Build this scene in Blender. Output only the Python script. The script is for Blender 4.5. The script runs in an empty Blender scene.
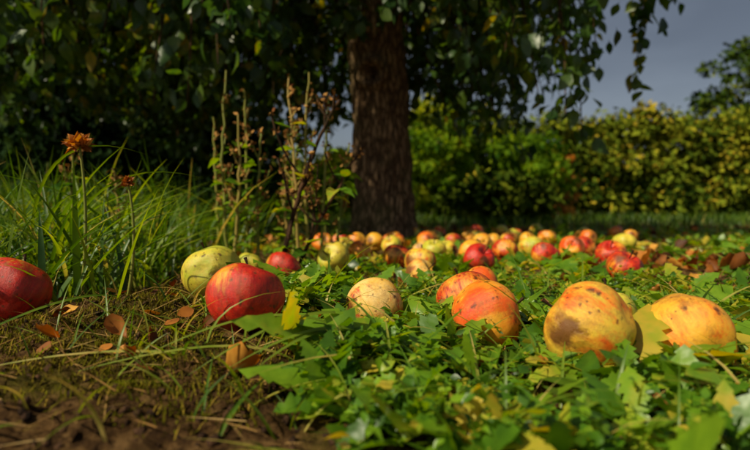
import bpy, math, numpy as np
from mathutils import Vector
rng=np.random.default_rng(7)
scene=bpy.context.scene
col=scene.collection
# ---------------------------------------------------------------- helpers
_tab=rng.random((256,256))
def vnoise(x,y,s=0):
    x=np.asarray(x,float)+s*17.3; y=np.asarray(y,float)+s*9.7
    xi=np.floor(x).astype(int); yi=np.floor(y).astype(int)
    fx=x-xi; fy=y-yi; fx=fx*fx*(3-2*fx); fy=fy*fy*(3-2*fy)
    a=_tab[xi&255,yi&255]; b=_tab[(xi+1)&255,yi&255]; c=_tab[xi&255,(yi+1)&255]; d=_tab[(xi+1)&255,(yi+1)&255]
    return (a*(1-fx)+b*fx)*(1-fy)+(c*(1-fx)+d*fx)*fy-.5
def fbm(x,y,o=4,s=0):
    r=0;a=1
    for i in range(o):
        r=r+a*vnoise(x*2**i,y*2**i,s+i); a*=.5
    return r
def ground(x,y):
    x=np.asarray(x,float);y=np.asarray(y,float)
    near=np.clip((4-np.abs(y-.5))/3,0,1)*np.clip((4-np.abs(x))/3,0,1)
    g=.042*np.exp(-(((x+.26)/.24)**2+((y-.62)/.32)**2))
    g=g+.016*np.exp(-(((x-.17)/.10)**2+((y-.45)/.09)**2))
    g=g+.02*fbm(x*1.7,y*1.7,2,3)*near
    g=g+.016*fbm(x*13,y*13,3,5)*near+.011*fbm(x*60,y*60,3,8)*near
    r=np.sqrt(x*x+y*y)
    g=g+np.clip((r-6)/60,0,1)*.8*fbm(x*.06,y*.06,2,1)
    return g
def mk(name,V,F,mat=None,smooth=True,var=None,parent=None,mats=None,midx=None):
    V=np.asarray(V,np.float32);F=np.asarray(F,np.int32)
    me=bpy.data.meshes.new(name)
    k=F.shape[1]
    me.vertices.add(len(V));me.vertices.foreach_set('co',V.ravel())
    me.loops.add(F.size);me.loops.foreach_set('vertex_index',F.ravel())
    me.polygons.add(len(F))
    me.polygons.foreach_set('loop_start',np.arange(0,F.size,k,dtype=np.int32))
    me.polygons.foreach_set('loop_total',np.full(len(F),k,np.int32))
    me.polygons.foreach_set('use_smooth',np.full(len(F),smooth,bool))
    for m in (mats or ([mat] if mat else [])): me.materials.append(m)
    if midx is not None: me.polygons.foreach_set('material_index',np.asarray(midx,np.int32))
    me.update(calc_edges=True)
    if var is not None:
        a=me.attributes.new('var','FLOAT','POINT'); a.data.foreach_set('value',np.asarray(var,np.float32))
    ob=bpy.data.objects.new(name,me);col.objects.link(ob)
    if parent: ob.parent=parent
    return ob
def empty(name,loc=(0,0,0)):
    e=bpy.data.objects.new(name,None);e.location=(0,0,0);e.empty_display_size=.1;col.objects.link(e);return e
def merge(parts):
    V=[];F=[];Q=[];o=0
    for p in parts:
        V.append(p[0]);F.append(p[1]+o);o+=len(p[0])
        if len(p)>2:Q.append(p[2])
    return (np.concatenate(V),np.concatenate(F))+((np.concatenate(Q),) if Q else ())
def tube(P,R,seg=8,rough=0):
    P=np.asarray(P,float);n=len(P);R=np.broadcast_to(np.asarray(R,float),(n,))
    T=np.gradient(P,axis=0);T/=np.linalg.norm(T,axis=1)[:,None]+1e-9
    ref=np.array([.31,.9,.11]) if abs(T[0][2])>.7 else np.array([0,0,1.])
    A=np.cross(T,ref);A/=np.linalg.norm(A,axis=1)[:,None]+1e-9;B=np.cross(T,A)
    a=np.linspace(0,2*np.pi,seg,endpoint=False)
    V=P[:,None]+R[:,None,None]*(A[:,None]*np.cos(a)[None,:,None]+B[:,None]*np.sin(a)[None,:,None])
    idx=np.arange(n*seg).reshape(n,seg);nx=np.roll(idx,-1,1)
    F=np.stack([idx[:-1],nx[:-1],nx[1:],idx[1:]],-1).reshape(-1,4)
    return V.reshape(-1,3),F
def bez(a,b,c,n):
    t=np.linspace(0,1,n)[:,None];a,b,c=map(np.asarray,(a,b,c))
    return (1-t)**2*a+2*t*(1-t)*b+t*t*c
def norm(v): return v/(np.linalg.norm(v,axis=-1,keepdims=True)+1e-9)
def leaf_template(w,rows,fold=.25,curl=.25,ruffle=0,teeth=None):
    y=np.linspace(0,1,rows);V=[]
    for i,t in enumerate(y):
        z=-curl*t*t; hw=w[i]
        yy=t-(teeth[i] if teeth is not None else 0)
        V+= [(-hw,yy,z+fold*hw+ruffle*math.sin(i*2.1)),(0,t,z),(hw,yy,z+fold*hw+ruffle*math.sin(i*2.7+1))]
    F=[]
    for i in range(rows-1):
        a=i*3;F+=[(a,a+1,a+4,a+3),(a+1,a+2,a+5,a+4)]
    return np.array(V,float),np.array(F)
def place(tpl,pos,direc,nrm,scale,var=None,wscale=None):
    TV,TF=tpl;n=len(pos);k=len(TV)
    d=norm(direc);x=norm(np.cross(d,nrm));z=np.cross(x,d)
    sc=np.asarray(scale)[:,None,None]
    ws=np.ones(n) if wscale is None else wscale
    cs=rng.uniform(-.3,1.9,n)[:,None,None]
    V=pos[:,None]+sc*(TV[None,:,0:1]*ws[:,None,None]*x[:,None]+TV[None,:,1:2]*d[:,None]+TV[None,:,2:3]*z[:,None]*cs)
    F=(TF[None]+np.arange(n)[:,None,None]*k).reshape(-1,TF.shape[1])
    v=rng.random(n) if var is None else var
    return V.reshape(-1,3),F,np.repeat(v,k)
def blades(pos,az,lean,length,width,droop,rows=6,var=None):
    n=len(pos);t=np.linspace(0,1,rows)[None]
    h=np.stack([np.cos(az),np.sin(az),0*az],-1);side=np.stack([-np.sin(az),np.cos(az),0*az],-1)
    out=(lean[:,None]*t+droop[:,None]*t**2)*length[:,None]
    up=(t*np.sqrt(np.clip(1-lean**2,.05,1))[:,None]-.55*droop[:,None]*t**2.4)*length[:,None]
    C=pos[:,None]+h[:,None]*out[...,None]+np.array([0,0,1.])*up[...,None]
    w=(width[:,None]*.5*np.clip(1.05-t**1.8,0.04,1))*(.7+.3*np.sin(np.pi*t))
    tw=rng.normal(0,.5,n);sd=side*np.cos(tw)[:,None]+h*np.sin(tw)[:,None]
    L=C-sd[:,None]*w[...,None];R=C+sd[:,None]*w[...,None]
    mid=C-np.array([0,0,1.])*w[...,None]*.5
    V=np.stack([L,mid,R],2).reshape(-1,3)
    b=np.arange(n)[:,None]*rows*3+np.arange(rows-1)[None]*3
    F=np.concatenate([np.stack([b,b+1,b+4,b+3],-1).reshape(-1,4),np.stack([b+1,b+2,b+5,b+4],-1).reshape(-1,4)])
    v=rng.random(n) if var is None else var
    return V,F,np.repeat(v,rows*3)
# ---------------------------------------------------------------- materials
def newmat(name):
    m=bpy.data.materials.new(name);m.use_nodes=True;nt=m.node_tree
    return m,nt,nt.nodes,nt.links,nt.nodes['Principled BSDF'],nt.nodes['Material Output']
def ramp(N,stops):
    r=N.new('ShaderNodeValToRGB');e=r.color_ramp.elements
    while len(e)<len(stops): e.new(.5)
    for el,(p,c) in zip(e,stops): el.position=p;el.color=(*c,1)
    return r
def leafmat(name,stops,trans=.35,rough=.5,spec=.35,nscale=40,simple=False):
    m,nt,N,L,b,o=newmat(name)
    a=N.new('ShaderNodeAttribute');a.attribute_name='var'
    r=ramp(N,stops)
    if simple:
        L.new(a.outputs['Fac'],r.inputs[0]);N.remove(b)
        b=N.new('ShaderNodeBsdfDiffuse');L.new(r.outputs[0],b.inputs['Color'])
    else:
        tc=N.new('ShaderNodeTexCoord');nz=N.new('ShaderNodeTexNoise');nz.inputs['Scale'].default_value=nscale;nz.inputs['Detail'].default_value=2
        L.new(tc.outputs['Object'],nz.inputs['Vector'])
        ma=N.new('ShaderNodeMath');ma.operation='MULTIPLY_ADD';ma.inputs[1].default_value=.6
        sb=N.new('ShaderNodeMath');sb.operation='SUBTRACT';sb.inputs[1].default_value=.3
        L.new(nz.outputs['Fac'],ma.inputs[0]);L.new(a.outputs['Fac'],ma.inputs[2]);L.new(ma.outputs[0],sb.inputs[0]);L.new(sb.outputs[0],r.inputs[0])
        L.new(r.outputs[0],b.inputs['Base Color']);b.inputs['Roughness'].default_value=rough;b.inputs['Specular IOR Level'].default_value=spec
        bp=N.new('ShaderNodeBump');bp.inputs['Strength'].default_value=.5;bp.inputs['Distance'].default_value=.003
        L.new(nz.outputs['Fac'],bp.inputs['Height']);L.new(bp.outputs[0],b.inputs['Normal'])
    if trans>0:
        t=N.new('ShaderNodeBsdfTranslucent');hs=N.new('ShaderNodeHueSaturation');hs.inputs['Saturation'].default_value=1.15;hs.inputs['Value'].default_value=1.9;hs.inputs['Hue'].default_value=.48
        L.new(r.outputs[0],hs.inputs['Color']);L.new(hs.outputs[0],t.inputs['Color'])
        mx=N.new('ShaderNodeMixShader');mx.inputs[0].default_value=trans
        L.new(b.outputs[0],mx.inputs[1]);L.new(t.outputs[0],mx.inputs[2]);L.new(mx.outputs[0],o.inputs['Surface'])
    else: L.new(b.outputs[0],o.inputs['Surface'])
    return m
M_crown=leafmat('apple_leaf',[(0,(.018,.05,.014)),(.45,(.045,.10,.016)),(.8,(.11,.17,.018)),(1,(.36,.27,.03))],.4,.38,.5)
M_shaded=leafmat('shaded_leaf',[(0,(.003,.010,.008)),(.6,(.010,.026,.013)),(1,(.028,.055,.016))],0,.6,.2,8,True)  # shade over the left background trees and bushes, painted into the leaf colour
M_hedge=leafmat('hedge_leaf',[(0,(.022,.045,.006)),(.45,(.11,.15,.012)),(.8,(.25,.26,.018)),(1,(.38,.28,.025))],0,.6,.2,6,True)
M_bush=leafmat('bush_leaf',[(0,(.03,.08,.008)),(.5,(.15,.26,.014)),(1,(.36,.38,.025))],.45,.5,.3,12,True)
M_weed=leafmat('weed_leaf',[(0,(.022,.065,.006)),(.38,(.08,.19,.010)),(.72,(.20,.34,.016)),(1,(.52,.40,.04))],.38,.36,.5,60)
M_grass=leafmat('grass_blade',[(0,(.02,.06,.008)),(.5,(.08,.165,.012)),(.82,(.21,.28,.022)),(1,(.55,.42,.12))],.38,.4,.4,30)
M_moss=leafmat('moss_tuft',[(0,(.035,.035,.004)),(.5,(.13,.12,.007)),(1,(.30,.19,.03))],0,.8,.1,40,True)
M_straw=leafmat('straw',[(0,(.10,.045,.015)),(.5,(.30,.16,.05)),(1,(.62,.42,.17))],0,.6,.2,30,True)
M_dead=leafmat('dead_leaf',[(0,(.06,.02,.006)),(.5,(.22,.07,.012)),(.8,(.48,.17,.02)),(1,(.68,.34,.05))],.2,.6,.3,50)
M_stalk=leafmat('stalk',[(0,(.10,.15,.02)),(.5,(.24,.23,.035)),(1,(.36,.22,.06))],0,.6,.3,20)
M_seed=leafmat('seed',[(0,(.13,.04,.012)),(1,(.5,.26,.07))],0,.8,.1,60)
def barkmat(name,c0,c1,moss=.5,sc=28):
    m,nt,N,L,b,o=newmat(name)
    tc=N.new('ShaderNodeTexCoord');mp=N.new('ShaderNodeMapping');mp.inputs['Scale'].default_value=(1,1,.28);L.new(tc.outputs['Object'],mp.inputs[0])
    v=N.new('ShaderNodeTexVoronoi');v.feature='DISTANCE_TO_EDGE';v.inputs['Scale'].default_value=sc
    n=N.new('ShaderNodeTexNoise');n.inputs['Scale'].default_value=16;n.inputs['Detail'].default_value=8;n.inputs['Roughness'].default_value=.7
    ad=N.new('ShaderNodeVectorMath');ad.operation='MULTIPLY_ADD';ad.inputs[1].default_value=(.08,.08,.08)
    L.new(mp.outputs[0],n.inputs[0]);L.new(n.outputs['Color'],ad.inputs[0]);L.new(mp.outputs[0],ad.inputs[2]);L.new(ad.outputs[0],v.inputs[0])
    mm=N.new('ShaderNodeMath');mm.operation='MULTIPLY';L.new(v.outputs['Distance'],mm.inputs[0]);L.new(n.outputs['Fac'],mm.inputs[1])
    r=ramp(N,[(0,tuple(x*.2 for x in c0)),(.07,c0),(.25,c1)]);L.new(mm.outputs[0],r.inputs[0])
    n2=N.new('ShaderNodeTexNoise');n2.inputs['Scale'].default_value=5;n2.inputs['Detail'].default_value=5;L.new(tc.outputs['Object'],n2.inputs[0])
    r2=ramp(N,[(.5,(0,0,0)),(.65,(moss,)*3)]);L.new(n2.outputs['Fac'],r2.inputs[0])
    mx=N.new('ShaderNodeMix');mx.data_type='RGBA';L.new(r2.outputs[0],mx.inputs[0]);L.new(r.outputs[0],mx.inputs[6]);mx.inputs[7].default_value=(.09,.09,.03,1)
    L.new(mx.outputs[2],b.inputs['Base Color']);b.inputs['Roughness'].default_value=.9;b.inputs['Specular IOR Level'].default_value=.15
    bp=N.new('ShaderNodeBump');bp.inputs['Strength'].default_value=1;bp.inputs['Distance'].default_value=.025;L.new(mm.outputs[0],bp.inputs['Height']);L.new(bp.outputs[0],b.inputs['Normal'])
    return m
M_bark=barkmat('bark',(.18,.105,.055),(.54,.35,.19),.4,40)
M_twig=barkmat('twig_bark',(.07,.034,.018),(.18,.09,.042),.2)
def groundmat():
    m,nt,N,L,b,o=newmat('soil')
    tc=N.new('ShaderNodeTexCoord')
    def noise(s,d=6,r=.6):
        n=N.new('ShaderNodeTexNoise');n.inputs['Scale'].default_value=s;n.inputs['Detail'].default_value=d;n.inputs['Roughness'].default_value=r;L.new(tc.outputs['Object'],n.inputs[0]);return n
    n1=noise(70,9,.8);r1=ramp(N,[(.34,(.016,.007,.003)),(.48,(.09,.044,.015)),(.66,(.34,.19,.07))]);L.new(n1.outputs['Fac'],r1.inputs[0])
    n2=noise(5.5,6,.65);r2=ramp(N,[(.5,(0,0,0)),(.62,(.8,.8,.8))]);L.new(n2.outputs['Fac'],r2.inputs[0])
    n3=noise(120,4);r3=ramp(N,[(.3,(.02,.02,.003)),(.7,(.18,.16,.012))]);L.new(n3.outputs['Fac'],r3.inputs[0])
    mx=N.new('ShaderNodeMix');mx.data_type='RGBA';L.new(r2.outputs[0],mx.inputs[0]);L.new(r1.outputs[0],mx.inputs[6]);L.new(r3.outputs[0],mx.inputs[7])
    sx=N.new('ShaderNodeSeparateXYZ');L.new(tc.outputs['Object'],sx.inputs[0])
    mr=N.new('ShaderNodeMapRange');mr.inputs['From Min'].default_value=3;mr.inputs['From Max'].default_value=6;L.new(sx.outputs['Y'],mr.inputs['Value'])
    n4=noise(9,6);r4=ramp(N,[(.3,(.02,.035,.008)),(.7,(.06,.085,.015))]);L.new(n4.outputs['Fac'],r4.inputs[0])
    mx2=N.new('ShaderNodeMix');mx2.data_type='RGBA';L.new(mr.outputs[0],mx2.inputs[0]);L.new(mx.outputs[2],mx2.inputs[6]);L.new(r4.outputs[0],mx2.inputs[7])
    L.new(mx2.outputs[2],b.inputs['Base Color']);b.inputs['Roughness'].default_value=.95;b.inputs['Specular IOR Level'].default_value=.1
    n5=noise(160,8,.75)
    bp=N.new('ShaderNodeBump');bp.inputs['Strength'].default_value=1;bp.inputs['Distance'].default_value=.012;L.new(n5.outputs['Fac'],bp.inputs['Height']);L.new(bp.outputs[0],b.inputs['Normal'])
    return m
def axis(lo,hi,step,far,g=1.13):
    c=list(np.arange(lo,hi,step));s=step;x=c[-1]
    while x<far: s*=g;x+=s;c.append(x)
    s=step;x=lo;l=[]
    while x>-far: s*=g;x-=s;l.append(x)
    return np.array(l[::-1]+c)
xs=axis(-.8,1.1,.004,220);ys=axis(.2,1.6,.004,220)
X,Y=np.meshgrid(xs,ys);Z=ground(X,Y)
nx,ny=len(xs),len(ys);I=np.arange(nx*ny).reshape(ny,nx)
mk('ground',np.stack([X,Y,Z],-1).reshape(-1,3),np.stack([I[:-1,:-1],I[:-1,1:],I[1:,1:],I[1:,:-1]],-1).reshape(-1,4),groundmat())
# ---------------------------------------------------------------- apples
def applemat(name,base,base2,red,red2,amount,rot=.5,dots=.35,rus=.6):
    m,nt,N,L,b,o=newmat(name)
    tc=N.new('ShaderNodeTexCoord');oi=N.new('ShaderNodeObjectInfo')
    off=N.new('ShaderNodeVectorMath');off.operation='SCALE';off.inputs[0].default_value=(37,51,23);L.new(oi.outputs['Random'],off.inputs['Scale'])
    add=N.new('ShaderNodeVectorMath');add.operation='ADD';L.new(tc.outputs['Object'],add.inputs[0]);L.new(off.outputs[0],add.inputs[1])
    def noise(sc,s,d=5,r=.6):
        mp=N.new('ShaderNodeMapping');mp.inputs['Scale'].default_value=sc;L.new(add.outputs[0],mp.inputs[0])
        n=N.new('ShaderNodeTexNoise');n.inputs['Scale'].default_value=s;n.inputs['Detail'].default_value=d;n.inputs['Roughness'].default_value=r;L.new(mp.outputs[0],n.inputs[0]);return n
    nb=noise((1,1,1),26,5,.7);rb=ramp(N,[(.38,base),(.62,base2)]);L.new(nb.outputs['Fac'],rb.inputs[0])
    big=noise((1,1,1),17,3,.5);st=noise((1,1,.10),130,6,.8)
    m1=N.new('ShaderNodeMath');m1.operation='MULTIPLY_ADD';m1.inputs[1].default_value=2.2;L.new(big.outputs['Fac'],m1.inputs[0])
    m0=N.new('ShaderNodeMath');m0.operation='MULTIPLY_ADD';m0.inputs[1].default_value=1.7;m0.inputs[2].default_value=amount-1.95;L.new(st.outputs['Fac'],m0.inputs[0]);L.new(m0.outputs[0],m1.inputs[2])
    rm=ramp(N,[(.35,(0,0,0)),(.75,(1,1,1))]);L.new(m1.outputs[0],rm.inputs[0])
    rr=ramp(N,[(.4,red),(.6,red2)]);L.new(st.outputs['Fac'],rr.inputs[0])
    mx=N.new('ShaderNodeMix');mx.data_type='RGBA';L.new(rm.outputs[0],mx.inputs[0]);L.new(rb.outputs[0],mx.inputs[6]);L.new(rr.outputs[0],mx.inputs[7])
    cur=mx.outputs[2]
    def mixin(fac,colr):
        nonlocal cur
        q=N.new('ShaderNodeMix');q.data_type='RGBA';L.new(fac,q.inputs[0]);L.new(cur,q.inputs[6]);q.inputs[7].default_value=(*colr,1);cur=q.outputs[2]
    def spots(scale,thr0,thr1,colr,gate,fac):
        v=N.new('ShaderNodeTexVoronoi');v.inputs['Scale'].default_value=scale;nn=noise((1,1,1),scale*1.5,4)
        ad=N.new('ShaderNodeVectorMath');ad.operation='MULTIPLY_ADD';ad.inputs[1].default_value=(1.0/scale,)*3
        L.new(nn.outputs['Color'],ad.inputs[0]);L.new(add.outputs[0],ad.inputs[2]);L.new(ad.outputs[0],v.inputs[0])
        r=ramp(N,[(thr0,(1,1,1)),(thr1,(0,0,0))]);L.new(v.outputs['Distance'],r.inputs[0])
        sp=N.new('ShaderNodeSeparateColor');L.new(v.outputs['Color'],sp.inputs[0])
        g=N.new('ShaderNodeMath');g.operation='GREATER_THAN';g.inputs[1].default_value=gate;L.new(sp.outputs[0],g.inputs[0])
        mu=N.new('ShaderNodeMath');mu.operation='MULTIPLY';L.new(r.outputs[0],mu.inputs[0]);L.new(g.outputs[0],mu.inputs[1])
        mu2=N.new('ShaderNodeMath');mu2.operation='MULTIPLY';mu2.inputs[1].default_value=fac;L.new(mu.outputs[0],mu2.inputs[0])
        mixin(mu2.outputs[0],colr);return mu2
    ru=noise((1,1,1),32,9,.85);rru=ramp(N,[(.50,(0,0,0)),(.64,(rus,)*3)]);L.new(ru.outputs['Fac'],rru.inputs[0]);mixin(rru.outputs[0],(.32,.115,.018))
    spots(420,.08,.22,(.75,.5,.14),.55,dots)
    spots(150,.12,.32,(.11,.032,.008),.66,.85)
    spots(75,.10,.30,(.07,.02,.006),.64,.9)
    s=spots(23,.20,.48,(.14,.042,.010),1-rot*.58,.92)
    dn=noise((1,1,1),70,9,.85);rd=ramp(N,[(.52,(0,0,0)),(.72,(.7,.7,.7))]);L.new(dn.outputs['Fac'],rd.inputs[0]);mixin(rd.outputs[0],(.18,.055,.012))
    L.new(cur,b.inputs['Base Color'])
    rg=ramp(N,[(.40,(.24,)*3),(.64,(.6,)*3)]);L.new(dn.outputs['Fac'],rg.inputs[0]);L.new(rg.outputs[0],b.inputs['Roughness'])
    b.inputs['Specular IOR Level'].default_value=.5
    hh=N.new('ShaderNodeMath');hh.operation='MULTIPLY_ADD';hh.inputs[1].default_value=-1.6;L.new(s.outputs[0],hh.inputs[0]);L.new(dn.outputs['Fac'],hh.inputs[2])
    bp=N.new('ShaderNodeBump');bp.inputs['Strength'].default_value=.6;bp.inputs['Distance'].default_value=.002;L.new(hh.outputs[0],bp.inputs['Height']);L.new(bp.outputs[0],b.inputs['Normal'])
    return m
Y1=(.88,.46,.035);Y2=(.72,.54,.05);G1=(.42,.47,.035);O1=(.9,.29,.016);R1=(.36,.006,.004);R2=(.74,.035,.008);O2=(.86,.14,.010)
AM={'red':applemat('apple_red',O1,Y1,R1,(.70,.028,.012),.90,.5,.25,.4),
 'mix':applemat('apple_mixed',Y1,Y2,R1,R2,.58,.7),
 'streak':applemat('apple_streaked',Y1,Y2,R2,O2,.36,.7),
 'orange':applemat('apple_orange',Y1,O1,R2,O2,.5,.6),
 'ored':applemat('apple_orange_red',O1,Y1,R2,R1,.66,.5),
 'ochre':applemat('apple_ochre',(.86,.40,.03),Y1,O1,O2,.25,.9,.35,.8),
 'yellow':applemat('apple_yellow',Y2,G1,O1,O2,.15,.6,.3,.4),
 'pale':applemat('apple_pale',(.9,.6,.2),Y1,O1,R2,.28,.9)}
M_stem=barkmat('apple_stem',(.05,.028,.015),(.1,.06,.03),0)
def apple(u,v,r,kind,tilt,az,sink=.92,el=None,seed=None):
    nu,nv=56,40
    ph=np.linspace(0.001,np.pi-.001,nv)[:,None];th=np.linspace(0,2*np.pi,nu,endpoint=False)[None]
    k=rng.random(6)
    rad=np.sin(ph)*(1+.10*np.cos(ph))*(1+.025*np.cos(5*th+k[0]*6)*(np.cos(ph)<0.3)*np.sin(ph)+.03*np.cos(2*th+k[1]*6)+.02*np.sin(3*th+k[2]*6))
    if el is None: el=.86+.1*k[3]
    z=np.cos(ph)*el-.34*np.exp(-(np.sin(ph)/.30)**2)*(np.cos(ph)>0)+.2*np.exp(-(np.sin(ph)/.24)**2)*(np.cos(ph)<0)*(1+.25*np.cos(5*th))
    z=z+.06*(k[4]-.5)*np.cos(th+k[5]*6)*np.sin(ph)
    P=np.stack([rad*np.cos(th),rad*np.sin(th),z+0*th],-1)
    for _ in range(7):
        c=norm(rng.normal(0,1,3));dd=np.linalg.norm(P-c*.95,axis=-1);P=P-c*(.075*np.exp(-(dd/.28)**2))[...,None]
    P=P.reshape(-1,3)*r
    I=np.arange(nu*nv).reshape(nv,nu);J=np.roll(I,-1,1)
    F=np.stack([I[:-1],I[1:],J[1:],J[:-1]],-1).reshape(-1,4)
    top=(el-.34)*r
    sv,sf=tube(bez((0,0,top-.002),(0,0,top+.3*r),(.12*r,.1*r,top+.55*r),6),[.0016,.0013,.0012,.0012,.0014,.002],6)
    cz=(-el+.2)*r;parts=[(P,F),(sv,sf)]
    for a in range(5):
        an=a*1.257;parts.append(tube([(0.03*r*math.cos(an),.03*r*math.sin(an),cz),(.09*r*math.cos(an),.09*r*math.sin(an),cz-.05*r),(.06*r*math.cos(an+.3),.06*r*math.sin(an+.3),cz-.11*r)],[.0012,.001,.0003],5))
    V,FF=merge(parts);mi=np.ones(len(FF),int);mi[:len(F)]=0
    ob=mk('apple',V,FF,mats=[AM[kind],M_stem],midx=mi)
    q=Vector((math.sin(tilt)*math.cos(az),math.sin(tilt)*math.sin(az),math.cos(tilt)))
    ob.rotation_mode='QUATERNION';ob.rotation_quaternion=q.to_track_quat('Z','Y')
    ox,oy=np.meshgrid(np.linspace(-.4,.4,5)*r,np.linspace(-.4,.4,5)*r)
    ob.location=(u,v,float(ground(u+ox,v+oy).mean())+r*sink*.93)
    APP.append((u,v,r));return ob
APP=[]
hero=[(-.13,.50,.040,'red',.55,1.6,.92,.9),(-.215,.66,.038,'yellow',.5,2.5),(-.425,.58,.040,'red',.6,1.3),(.000,.565,.034,'pale',1.1,2.2,.85),
(.116,.52,.039,'orange',1.25,.1,.97,.95),(.118,.635,.038,'ored',.6,2.0,1.05),(.188,.435,.039,'streak',1.2,2.4,.96,.95),(.258,.565,.037,'yellow',.3,.5,1.05),(.284,.450,.0395,'ochre',2.2,-1.5,.88,.97),
(.50,1.0,.0345,'ored',.5,-1,.9),(.60,1.27,.037,'ored',.7,-2,1.0),(-.094,1.13,.038,'yellow',1.2,-2.2,1.05),(-.185,1.0,.035,'red',.8,1,1.0),(-.28,1.12,.032,'yellow',.7,1),
(.235,1.13,.037,'red',.8,-1,1.1),(.09,.98,.032,'pale',.9,-.5,1.0),(.055,1.22,.035,'ored',.4,-.5,1.1),(.10,1.10,.035,'mix',.4,1,1.1),(.36,1.38,.036,'ored',1,1,1.05),(.47,1.5,.038,'yellow',.4,2,1.05),(.56,1.42,.036,'orange',1,-2,1.05),
(.68,1.62,.035,'ored',1,-1,1.05),(.86,1.72,.038,'yellow',.4,1,1.05),(.17,.80,.03,'orange',1.3,2.5,1.1)]
for h in hero: apple(*h)
kinds=['orange','ored','yellow','mix','orange','yellow','pale','ochre','orange','ored']
px=[(-.12,2.0),(-.03,1.9),(.04,2.1),(.11,1.85),(.2,2.05),(.27,2.2),(.33,1.95),(.4,2.15),(.46,1.8),(.54,2.1),(.62,2.25),(.70,2.0),(.78,2.3),(.14,1.55),(.24,1.65),(.05,1.6),(.34,1.7),(.92,2.2),
(1.05,2.5),(.2,2.45),(.32,2.5),(.5,2.5),(.65,2.6),(-.1,1.5),(.82,2.0),(1.25,2.6),(1.4,2.9),(.9,2.8),(.16,1.36),(.26,1.42),(.58,1.85),(1.05,2.0),(.74,2.5),(.48,2.3),
(-.03,1.4),(-.18,1.72),(.0,1.72),(.08,1.98),(.17,1.78),(-.07,1.66),(.42,1.25)]
for i,(a,c) in enumerate(px):
    apple(a+rng.normal(0,.02),c+rng.normal(0,.03),rng.uniform(.031,.038),kinds[rng.integers(10)],rng.uniform(0,2.2),rng.uniform(0,6.28),1.08)
AP=np.array(APP)
def clear(p,f=.9):
    d=np.sqrt((p[:,None,0]-AP[None,:,0])**2+(p[:,None,1]-AP[None,:,1])**2)
    return (d>AP[None,:,2]*f).all(1)
# ---------------------------------------------------------------- ground cover
def scatter(n,x0,x1,y0,y1,dens):
    p=np.stack([rng.uniform(x0,x1,n),rng.uniform(y0,y1,n)],-1)
    k=rng.random(n)<dens(p[:,0],p[:,1]);p=p[k];p=p[clear(p)]
    return np.column_stack([p,ground(p[:,0],p[:,1])])
def weeddens(x,y):
    edge=np.clip((x+.17*y+.02+.12*vnoise(x*9,y*9,2))/.06,0,1)
    far=np.where(y>.7,np.clip(.32+2.1*fbm(x*3.5,y*3.5,3,4),0.02,1),np.clip(.58+2.0*fbm(x*9,y*9,2,14)+.4*np.clip((.40-y)/.06,0,1),.07,1))
    side=np.where(y>.85,np.clip((x+.6)/.2,0,1),edge)
    bare=1-.85*np.exp(-(((x-.72)/.32)**2+((y-1.0)/.25)**2))
    bare=bare*(1-.75*np.exp(-(((x-.32)/.10)**2+((y-.37)/.05)**2)))
    return side*far*bare
w=[];te=[]
for i in range(13):
    t=i/12;en=.07+.17*math.sin(math.pi*min(1,t**1.2*.93+.03))
    w.append((en if i%2 else en*.58) if i<12 else 0);te.append(.06 if i%2 else 0)
T_lob=leaf_template(np.array(w),13,.3,.45,.02,np.array(te))
T_oval=leaf_template(np.array([.02,.2,.3,.26,.12,.0]),6,.35,.3)
T_oval2=leaf_template(np.array([.02,.15,.22,.26,.29,.28,.22,.12,.0]),9,.3,.5,.02)
T_jag=leaf_template(np.array([.03,.18,.13,.3,.2,.36,.2,.3,.13,.16,.0]),11,.4,.3,.035)
def rosettes(P,nl,size,tpl,elev=(.1,1.0),mu=.5,ws=1.):
    n=len(P);c=np.repeat(np.arange(n),nl);pos=P[c].copy();N=len(c)
    az=rng.uniform(0,6.28,N);e=rng.uniform(*elev,N)
    d=np.stack([np.cos(az)*np.cos(e),np.sin(az)*np.cos(e),np.sin(e)],-1)
    nr=np.stack([-np.cos(az)*np.sin(e),-np.sin(az)*np.sin(e),np.cos(e)],-1)+rng.normal(0,.45,(N,3))
    s=rng.uniform(*size,N);ps=rng.uniform(.5,1.35,n)[c];pos[:,2]+=rng.uniform(0,.012,N)
    return place(tpl,pos,d,nr,s*ps,np.clip(rng.normal(mu,.17,N)+rng.normal(0,.17,n)[c],0,1),rng.uniform(.7,1.2,N)*ws)
parts=[]
P=scatter(2300,-.35,.75,.27,.80,weeddens)
h=len(P)
parts.append(rosettes(P[:h//2],8,(.014,.036),T_jag))
parts.append(rosettes(P[h//2:],7,(.02,.05),T_lob,(.1,1.2)))
P=scatter(6500,-.35,.8,.27,.9,weeddens);P[:,2]+=rng.uniform(.002,.028,len(P))
parts.append(rosettes(P,4,(.006,.014),T_oval,(-.2,.9)))
P=scatter(2600,-1.0,2.6,.75,3.2,weeddens)
parts.append(rosettes(P,6,(.02,.045),T_jag,(.1,.9),.62))
P=scatter(1500,-1.0,2.6,.75,3.2,weeddens)
parts.append(rosettes(P,7,(.03,.065),T_lob,(.1,.9),.62))
P=scatter(2400,-1.0,2.6,.75,3.2,weeddens);P[:,2]+=rng.uniform(.002,.025,len(P))
parts.append(rosettes(P,5,(.012,.03),T_oval,(.0,.9),.62))
P=np.array([(-.045,.42),(.0,.43),(.10,.41),(.17,.375),(.06,.55),(-.02,.50),(.36,.5),(-.05,.66),(.22,.53),(.09,.45),(.4,.45),(-.09,.58),(.05,.68),(.2,.7),(.35,.62),(.25,.39)])
P=np.column_stack([P,ground(P[:,0],P[:,1])+.006])
parts.append(rosettes(P,4,(.032,.05),T_oval2,(.1,.6)))
P=scatter(260,-.16,.6,.36,.75,weeddens);parts.append(rosettes(P,8,(.04,.07),T_lob,(.1,.8),.6,1.05))
V,F,Q=merge(parts);mk('weeds',V,F,M_weed,var=Q)
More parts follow.
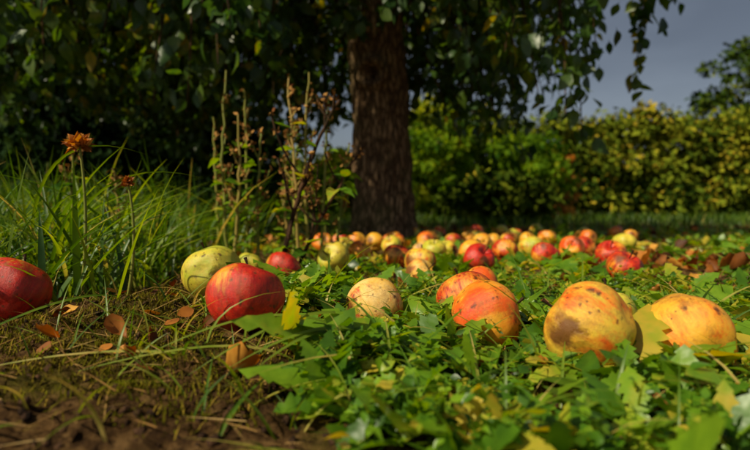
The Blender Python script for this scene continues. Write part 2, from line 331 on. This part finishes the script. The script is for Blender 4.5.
# grass
parts=[]
def gr(P,L,W,lean=(0,.5),droop=(0,.5),rows=7,mu=.5):
    n=len(P)
    parts.append(blades(P,rng.uniform(0,6.28,n),rng.uniform(*lean,n),rng.uniform(*L,n),rng.uniform(*W,n),rng.uniform(*droop,n),rows,np.clip(rng.normal(mu,.22,n),0,1)))
lg=lambda x,y:np.clip((-.30*np.clip(y,.62,9)-.09-x)/.13+vnoise(x*6,y*6,9),0,1)*np.clip((y-.56)/.12,0,1)
gr(scatter(5500,-1.4,-.15,.55,1.7,lg),(.08,.25),(.003,.010),(0,.6),(.05,.8),8,.5)
gr(scatter(300,-1.2,-.35,.7,1.3,lg),(.24,.34),(.005,.012),(0,.35),(.1,.8),10,.55)
gr(scatter(5500,-3.5,-.3,1.2,3.5,lambda x,y:np.clip((-.12*y-.15-x)/.3,0,1)),(.12,.42),(.004,.011),(0,.5),(.1,.7),6,.4)
gr(scatter(3000,-.25,.8,.28,.9,lambda x,y:.2+.7*weeddens(x,y)),(.025,.08),(.0015,.004),(.2,.9),(.2,.8),7,.65)
gr(scatter(260,-.1,.7,.38,.85,lambda x,y:.9*weeddens(x,y)),(.08,.14),(.003,.006),(.3,.9),(.3,.8),10,.65)
gr(scatter(420,-.6,-.05,.34,.6,lambda x,y:np.clip(.2+1.3*vnoise(x*14,y*14,4),0,1)),(.02,.07),(.0015,.003),(.3,.95),(.1,.6),7,.65)
gr(scatter(9000,-1.2,3.5,.9,3.6,lambda x,y:np.clip(.3+fbm(x*2.5,y*2.5,2,6),0,.8)),(.03,.08),(.002,.005),(.2,.9),(.2,.7),5,.66)
gr(scatter(20000,-9,12,3.0,9.5,lambda x,y:0*x+1),(.06,.17),(.006,.013),(0,.6),(.1,.7),4,.4)
def longblade(a,m,b,w,var):
    C=bez(a,m,b,14);t=np.linspace(0,1,14)[:,None];T=np.gradient(C,axis=0);s=norm(np.cross(T,[0,0,1.]));s=norm(s+np.array([0,0,.5]))
    wd=w*.5*np.clip(1.0-t**3,.05,1)*np.clip(.5+t*2,0,1);V=np.stack([C-s*wd,C-np.array([0,0,1])*wd*.4,C+s*wd],1).reshape(-1,3)
    b0=np.arange(13)*3;F=np.concatenate([np.stack([b0,b0+1,b0+4,b0+3],-1),np.stack([b0+1,b0+2,b0+5,b0+4],-1)]);return V,F,np.full(42,var)
for a,m,b,w,v in [((.0,.50,.03),(-.03,.43,.105),(-.14,.37,.035),.005,.7),((-.01,.46,.03),(-.07,.44,.10),(-.19,.385,.04),.004,.75),((.01,.48,.02),(-.03,.42,.085),(-.09,.365,.04),.005,.7),
 ((-.05,.6,.02),(-.0,.55,.1),(.09,.5,.05),.004,.6),((-.3,.6,.05),(-.3,.5,.09),(-.38,.42,.03),.004,.6),((-.10,.43,.02),(-.2,.41,.06),(-.33,.38,.03),.003,.9),
 ((.02,.46,.02),(-.02,.42,.09),(-.11,.37,.04),.005,.7),((-.06,.43,.02),(-.1,.41,.07),(-.25,.37,.03),.003,.85),
 ((-.5,.75,.03),(-.42,.72,.25),(-.23,.66,.2),.005,.6),((-.55,.8,.03),(-.5,.7,.3),(-.3,.66,.23),.005,.6),((-.42,.7,.04),(-.5,.68,.22),(-.66,.6,.16),.006,.6)]:
    parts.append(longblade(a,m,b,w,v))
V,F,Q=merge(parts);mk('grass',V,F,M_grass,var=Q)
# moss
parts=[];P=scatter(40000,-.6,.15,.28,.75,lambda x,y:np.clip(.32+2.8*vnoise(x*9,y*9,11)+.6*vnoise(x*30,y*30,3),0,1))
gr(P,(.003,.011),(.0007,.0017),(0,.9),(0,.5),3)
V,F,Q=merge(parts);mk('moss',V,F,M_moss,var=Q)
# straw
parts=[]
gr(scatter(5200,-.7,.9,.28,1.3,lambda x,y:np.clip(.6-.5*weeddens(x,y)+.15,0,1)),(.010,.05),(.0008,.0022),(.9,1.0),(0,.12),4)
gr(scatter(4500,-1,3,1.2,3.2,lambda x,y:0*x+1),(.03,.1),(.0015,.003),(.9,1.0),(0,.12),4)
V,F,Q=merge(parts);V[:,2]+=.003;mk('straw',V,F,M_straw,var=Q)
# dead leaves
parts=[];T_dead=leaf_template(np.array([.02,.2,.33,.38,.34,.22,.0]),7,.8,-.5,.05)
def dead(P,s):
    n=len(P);az=rng.uniform(0,6.28,n);d=np.stack([np.cos(az),np.sin(az),rng.uniform(-.1,.35,n)],-1);nr=np.array([0,0,1.])+rng.normal(0,.5,(n,3));P=P.copy();P[:,2]+=.006
    parts.append(place(T_dead,P,d,nr,rng.uniform(*s,n)))
dead(scatter(110,-.6,.1,.36,.7,lambda x,y:0*x+.8),(.008,.022))
dead(scatter(240,.0,.8,.32,1.0,lambda x,y:0*x+.8),(.012,.032))
dead(scatter(1000,-1.2,3,1.0,3.4,lambda x,y:0*x+.8),(.025,.05))
dead(scatter(60,.62,.95,1.15,1.4,lambda x,y:0*x+.8),(.03,.05))
dead(np.array([(-.135,.41,.0),(-.12,.405,.004)])+[0,0,.012],(.03,.036))
V,F,Q=merge(parts);mk('fallen_leaves',V,F,M_dead,var=Q)
# clods
parts=[]
P=scatter(7000,-.6,.9,.28,1.1,lambda x,y:np.clip(.9-.6*weeddens(x,y),0,1));n=len(P)
oc=np.array([(1,0,0),(0,1,0),(-1,0,0),(0,-1,0),(.1,.1,.9),(0,0,-.8),(.75,.7,.3),(-.7,.75,.35),(-.75,-.7,.3),(.7,-.75,.3)],float)
of=np.array([(0,6,4,9),(6,1,7,4),(7,2,8,4),(8,3,9,4),(0,5,1,6),(1,5,2,7),(2,5,3,8),(3,5,0,9)])
rr=rng.normal(0,1,(n,3));parts.append(place((oc,of),P,rr,rng.normal(0,1,(n,3)),rng.uniform(.001,.0045,n)))
V,F,Q=merge(parts);mk('soil_clods',V+rng.normal(0,.0004,V.shape),F,M_twig,var=Q)
parts=[]
for i in range(130):
    x=rng.uniform(-.6,.9);y=rng.uniform(.33,1.8);a=rng.uniform(0,6.28);l=rng.uniform(.03,.1)
    p=bez((x,y,0),(x+l*.5*math.cos(a)+.01,y+l*.5*math.sin(a),0),(x+l*math.cos(a+.3),y+l*math.sin(a+.3),0),6);p[:,2]=ground(p[:,0],p[:,1])+.003
    parts.append(tube(p,np.linspace(.0016,.0007,6),5))
V,F=merge(parts);mk('fallen_twigs',V,F,M_twig)
# ---------------------------------------------------------------- dried weeds
def dried_weed(x,y,hgt,lx,ly,nb,thick=.004,mat=M_stalk,fork=0,seeds=1.):
    g=float(ground(x,y));tp=[];sd=[]
    base=np.array([x,y,g-.01]);top=np.array([x+lx,y+ly,g+hgt]);mid=(base+top)/2+np.array([rng.normal(0,.015),rng.normal(0,.01),.04])
    C=bez(base,mid,top,18);C[:,:2]+=rng.normal(0,.0018,(18,2));tp.append(tube(C,np.linspace(thick,thick*.45,18),6))
    ends=[]
    for i in range(nb):
        t=rng.uniform(.25,.97);p=C[int(t*17)];a=rng.uniform(0,6.28);l=rng.uniform(.02,.09)*(1.2-t)*(1+fork)
        q=p+np.array([math.cos(a)*l*.6,math.sin(a)*l*.4,l]);B=bez(p,p+(q-p)*[.7,.7,.3],q,6);tp.append(tube(B,np.linspace(thick*.5,thick*.3,6),5));ends.append(B)
    ends.append(C[9:])
    for B in ends:
        for k in range(int(10*seeds)):
            p=B[rng.integers(len(B)//2,len(B))]+rng.normal(0,.003,3);sd.append(p)
    e=empty('dried_weed')
    V,F=merge(tp);mk('stems',V,F,mat,var=np.full(len(V),rng.uniform(.1,.9)),parent=e)
    if sd:
        sd=np.array(sd);n=len(sd);V,F,Q=place(T_oval,sd,rng.normal(0,1,(n,3))+[0,0,.5],rng.normal(0,1,(n,3)),rng.uniform(.006,.015,n));mk('seed_heads',V,F,M_seed,var=Q,parent=e)
    n=14;i=rng.integers(2,13,n);az=rng.uniform(0,6.28,n);V,F,Q=place(T_oval2,C[i],np.stack([np.cos(az),np.sin(az),.4+0*az],-1),np.array([0,0,1.])+rng.normal(0,.2,(n,3)),rng.uniform(.02,.05,n));mk('leaves',V,F,M_weed,var=Q*.9,parent=e)
for a in [(-.38,1.3,.53,-.01,.02,9),(-.345,1.33,.47,.0,0,8),(-.30,1.28,.36,.01,0,8),(-.19,1.25,.49,-.03,.02,10),(-.165,1.27,.50,.0,0,8),(-.14,1.3,.44,.02,0,6),(-.43,1.4,.42,-.02,0,7),(-.24,1.35,.3,.0,0,6),(-.10,1.35,.33,.03,0,7),(-.36,1.25,.40,.02,0,7),(-.21,1.3,.42,.0,0,8)]:
    dried_weed(*a,.0052)
dried_weed(-.21,1.08,.40,.13,.03,7,.007,M_twig,1.6,1.)
dried_weed(-.185,1.1,.30,.16,.05,6,.005,M_twig,1.2,1.)
dried_weed(-.60,1.0,.30,.0,.0,5);dried_weed(-.52,1.05,.25,-.03,.0,5)
def dflower(x,y,h,r):
    g=float(ground(x,y));e=empty('withered_flower');C=bez((x,y,g-.01),(x+.02,y,g+h*.5),(x+.005,y,g+h),12)
    V,F=tube(C,np.linspace(.0025,.0016,12),6);mk('stem',V,F,M_stalk,var=np.full(len(V),.3),parent=e)
    n=90;a=rng.uniform(0,6.28,n);el=rng.uniform(-.3,1.4,n);d=np.stack([np.cos(a)*np.cos(el),np.sin(a)*np.cos(el),np.sin(el)],-1)
    V,F,Q=place(T_oval,np.repeat(C[-1:],n,0),d,rng.normal(0,1,(n,3)),rng.uniform(.6,1,n)*r);mk('petals',V,F,M_dead,var=.4+.6*Q,parent=e)
dflower(-.405,.68,.215,.021);dflower(-.34,.68,.155,.012);dflower(-.17,1.6,.14,.02)
# ---------------------------------------------------------------- apple tree
tree=empty('apple_tree')
nP=110;t=np.linspace(0,1,nP);zz=-.12+1.42*t
C=np.stack([.035-.03*t+.012*np.sin(t*5),2.5+.02*np.sin(t*4),zz],-1)
R=.128+.05*np.exp(-(zz+.02)/.10)*(zz>-.2)+.012*np.clip((zz-.75)/.4,0,1)
seg=120;V,F=tube(C,R,seg);V=V.reshape(nP,seg,3)
cx=C[:,None,:];dv=V-cx;ang=np.arctan2(dv[...,1],dv[...,0])
ridge=.018*fbm(ang*4.2+20,zz[:,None]*3+0*ang,3,4)+.022*vnoise(ang*14+60,zz[:,None]*7+0*ang,5)+.012*vnoise(ang*24+60,zz[:,None]*18+0*ang,15)+.03*vnoise(ang*1.3+9,zz[:,None]*1.5+0*ang,7)
kd=np.sqrt(((ang+1.78)*.13)**2+(zz[:,None]-.80)**2)
ridge=ridge+.035*np.exp(-((kd-.055)/.02)**2)-.08*np.exp(-(kd/.03)**2)
flare=.03*np.cos(ang*5+1)*np.exp(-(zz[:,None]+.02)/.08)
V=cx+dv/np.linalg.norm(dv,axis=-1,keepdims=True)*(R[:,None]+ridge+flare)[...,None]
mk('trunk',V.reshape(-1,3),F,M_bark,parent=tree)
limb=[];lp=[]
top=C[-8]
ends=[((-.7,2.3,1.5),(-1.9,2.2,1.75),.06),((-.5,3.0,1.8),(-1.3,3.9,2.5),.065),((.4,2.2,1.6),(1.1,2.0,1.6),.055),((.5,2.9,1.8),(1.0,3.6,2.3),.06),((.0,2.1,1.7),(.15,1.5,2.2),.05),((.0,2.6,2.0),(-.1,2.7,3.0),.08),((-1.2,2.8,1.5),(-2.6,3.0,1.8),.05),((-.5,2.0,1.4),(-1.2,1.5,1.7),.045)]
for m,e_,r in ends:
    B=bez(top,m,e_,16);B[1:,:]+=rng.normal(0,.015,(15,3));limb.append(tube(B,np.linspace(r+.02,.014,16),12));lp.append(B[2:])
LP=np.concatenate(lp)
def zmin(x,y):
    z=.64+.35*vnoise(x*2.2,y*2.2,6)
    z=np.where((np.abs(x-.02)<.3)&(y<2.7),np.maximum(z,.97),z)
    z=np.where((x>.5)&(x<1.0),z-.12,z);z=np.where(x>1.0,z+(x-1.0)*.7,z)
    return z
n=4200;S=np.stack([rng.uniform(-2.9,1.6,n),rng.uniform(1.35,4.3,n),rng.random(n)**1.7],-1)
zm=zmin(S[:,0],S[:,1]);S[:,2]=zm+S[:,2]*2.6
ok=(((S[:,0]+.62)/2.15)**2+((S[:,1]-2.75)/1.5)**2+((S[:,2]-1.5)/1.9)**2)<1
ok&=~((S[:,0]<-.15)&(S[:,0]>-1.0)&(S[:,1]<2.35)&(S[:,2]<1.5)&(S[:,2]>.95)&(rng.random(n)<.6))
S=S[ok][:800]
tw=[];lpos=[];ldir=[];lv=[]
for s in S:
    d=np.linalg.norm((LP-s)*[1,1,.8],axis=1);q=LP[np.argmin(d)]
    v=s-q;L_=np.linalg.norm(v)
    m=q+v*.55+np.array([0,0,.22*L_]);B=bez(q,m,s,9);B[1:-1]+=rng.normal(0,.012,(7,3))
    tw.append(tube(B,np.linspace(.009,.002,9),5))
    vc=rng.normal(0,.15);nl=32
    tt=np.clip(rng.beta(3,1.2,nl),0,1)*8;i0=np.minimum(tt.astype(int),7);f=(tt-i0)[:,None];pp=B[i0]*(1-f)+B[i0+1]*f
    tdir=norm(B[8]-B[5]);dd=tdir*.5+rng.normal(0,.65,(nl,3))+[0,0,-.4]
    lpos.append(pp+rng.normal(0,.035,(nl,3)));ldir.append(dd);lv.append(np.clip(rng.normal(.48,.17,nl)+vc,0,1))
V,F=merge(limb);mk('limbs',V,F,M_bark,parent=tree)
V,F=merge(tw);mk('twigs',V,F,M_twig,parent=tree)
lpos=np.concatenate(lpos);ldir=np.concatenate(ldir);lv=np.concatenate(lv);n=len(lpos)
T_ap=leaf_template(np.array([.01,.02,.2,.27,.24,.14,.0]),7,.3,.35,.01)
V,F,Q=place(T_ap,lpos,ldir,np.array([0,0,1.])+rng.normal(0,.6,(n,3)),rng.uniform(.05,.095,n),lv,rng.uniform(.8,1.3,n));mk('foliage',V,F,M_crown,var=Q,parent=tree)
# ---------------------------------------------------------------- background vegetation
T_q=leaf_template(np.array([.05,.28,.0]),3,.3,.3)
def clumps(cen,rad,per,size,vmu,vs=.15,droop=-.3):
    n=len(cen);c=np.repeat(np.arange(n),per);N=len(c)
    d=norm(rng.normal(0,1,(N,3)));rr=rng.random(N)**.45
    pos=cen[c]+d*rr[:,None]*rad[c][:,None]*[1,1,.75]
    dd=d+rng.normal(0,.6,(N,3))+[0,0,droop]
    return place(T_q,pos,dd,d+rng.normal(0,.5,(N,3))+[0,0,.5],rng.uniform(*size,N),np.clip(vmu[c]+rng.normal(0,vs,N),0,1),rng.uniform(.8,1.3,N))
def bgtree(name,x,y,h,r,mat,ncl,per,size,low=.15,trunk=.12,vmu=.5):
    e=empty(name);tp=[];g=float(ground(x,y))
    st=bez((x,y,g-.2),(x+rng.normal(0,.1),y,g+h*.4),(x+rng.normal(0,.2),y,g+h*.8),12);tp.append(tube(st,np.linspace(trunk,.02,12),10))
    cen=[]
    for i in range(ncl):
        u=rng.random();z=low*h+u*(h*(1-low));rr=r*np.sin(np.pi*np.clip(.12+.8*u,0,1))**.6*np.sqrt(rng.random())*rng.uniform(.75,1.15);a=rng.uniform(0,6.28)
        cen.append((x+rr*math.cos(a),y+rr*math.sin(a),g+z))
    cen=np.array(cen)
    for c in cen[::4]:
        q=st[min(11,max(1,int((c[2]-g)/h*11)-1))];tp.append(tube(bez(q,(q+c)/2+[0,0,.15],c,6),np.linspace(.03,.008,6),5))
    V,F=merge(tp);mk('trunk',V,F,M_bark,parent=e)
    V,F,Q=clumps(cen,rng.uniform(.22,.45,ncl)*min(1,r/1.5),per,size,np.clip(rng.normal(vmu,.2,ncl),0,1));mk('foliage',V,F,mat,var=Q,parent=e)
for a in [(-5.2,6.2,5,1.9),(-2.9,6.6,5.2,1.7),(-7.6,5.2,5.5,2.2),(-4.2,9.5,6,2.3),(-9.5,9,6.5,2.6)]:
    bgtree('background_tree',*a,M_shaded,180,75,(.08,.17),.08)
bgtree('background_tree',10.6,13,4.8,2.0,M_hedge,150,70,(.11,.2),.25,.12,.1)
bgtree('background_tree',15,16,6.5,3,M_hedge,170,70,(.14,.24),.2,.12,.1)
def bush(name,x,y,h,r,mat,ncl,per,size,vmu=.5):
    bgtree(name,x,y,h,r,mat,ncl,per,size,.05,.03,vmu)
bush('bush',.9,7.3,1.75,.65,M_bush,130,90,(.06,.11),.6)
bush('bush',1.25,5.2,.45,.55,M_hedge,60,80,(.06,.11),.1)
bush('bush',-.45,7.0,.9,.5,M_bush,70,80,(.06,.10),.5)
bush('bush',-1.4,4.4,1.0,.7,M_shaded,90,90,(.06,.1),.95)
bush('bush',-2.6,4.0,1.2,.8,M_shaded,90,90,(.06,.1),.9)
bush('bush',1.9,7.0,1.1,.8,M_bush,110,80,(.06,.1),.25)
bush('bush',2.5,6.9,.9,.3,M_dead,30,50,(.05,.09),.9)
# hedge
he=empty('hedge')
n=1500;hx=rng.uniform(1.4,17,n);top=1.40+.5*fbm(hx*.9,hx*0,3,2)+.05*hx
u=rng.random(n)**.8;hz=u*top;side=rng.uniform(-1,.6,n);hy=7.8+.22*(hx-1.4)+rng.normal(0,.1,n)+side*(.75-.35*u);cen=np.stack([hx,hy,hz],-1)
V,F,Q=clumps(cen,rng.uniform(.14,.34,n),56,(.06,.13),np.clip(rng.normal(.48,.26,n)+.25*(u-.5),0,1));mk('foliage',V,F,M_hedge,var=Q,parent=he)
tp=[]
for x in np.arange(1.6,17,.45):
    y=7.8+.22*(x-1.4);tp.append(tube(bez((x,y,-.2),(x+.1,y,.5),(x-.05,y+.1,1.2),6),np.linspace(.03,.01,6),6))
V,F=merge(tp);mk('stems',V,F,M_bark,parent=he)
n=1300;a=rng.uniform(-1.35,1.35,n);R_=rng.uniform(24,33,n);dx=R_*np.sin(a);dy=R_*np.cos(a);tp_=2.3+1.6*fbm(dx*.25,dy*.1,3,5)
cen=np.stack([dx,dy,rng.random(n)*tp_],-1)
V,F,Q=clumps(cen,rng.uniform(.6,1.1,n),40,(.3,.6),np.clip(rng.normal(.35,.2,n),0,1));mk('distant_trees',V,F,M_hedge,var=Q)
# ---------------------------------------------------------------- light
S_=Vector((-.52,-.34,.62)).normalized()
el=math.asin(S_.z);az=math.atan2(S_.x,S_.y)
w=bpy.data.worlds.new('World');scene.world=w;w.use_nodes=True;N=w.node_tree.nodes;L=w.node_tree.links
sky=N.new('ShaderNodeTexSky');sky.sky_type='NISHITA';sky.sun_disc=False;sky.sun_elevation=el;sky.sun_rotation=az;sky.dust_density=1.5
bg=N['Background'];hs=N.new('ShaderNodeHueSaturation');hs.inputs['Saturation'].default_value=.6
tc=N.new('ShaderNodeTexCoord');mp=N.new('ShaderNodeMapping');mp.inputs['Scale'].default_value=(1,1,2.5);nz=N.new('ShaderNodeTexNoise');nz.inputs['Scale'].default_value=2.2;nz.inputs['Detail'].default_value=6
L.new(tc.outputs['Generated'],mp.inputs[0]);L.new(mp.outputs[0],nz.inputs[0])
cr=ramp(N,[(.34,(.7,.72,.75)),(.7,(1.1,1.1,1.1))]);L.new(nz.outputs['Fac'],cr.inputs[0])
mx=N.new('ShaderNodeMix');mx.data_type='RGBA';mx.blend_type='MULTIPLY';mx.inputs[0].default_value=1
L.new(sky.outputs[0],hs.inputs['Color']);L.new(hs.outputs[0],mx.inputs[6]);L.new(cr.outputs[0],mx.inputs[7]);L.new(mx.outputs[2],bg.inputs['Color']);bg.inputs['Strength'].default_value=.062
sun=bpy.data.lights.new('sun','SUN');sun.energy=5;sun.angle=math.radians(.5);sun.color=(1,.90,.64)
so=bpy.data.objects.new('sun',sun);so.rotation_mode='QUATERNION';so.rotation_quaternion=S_.to_track_quat('Z','Y');so.location=(-4,-4,8);col.objects.link(so)
cam=bpy.data.cameras.new('camera');cam.lens=24;cam.sensor_width=36;cam.clip_start=.01;cam.clip_end=1000
cam.dof.use_dof=True;cam.dof.focus_distance=.56;cam.dof.aperture_fstop=4.6
co=bpy.data.objects.new('camera',cam);co.location=(0,0,.16);co.rotation_euler=(math.radians(88.05),0,0);col.objects.link(co)
scene.camera=co
scene.view_settings.view_transform='Standard';scene.view_settings.look='None';scene.view_settings.exposure=0
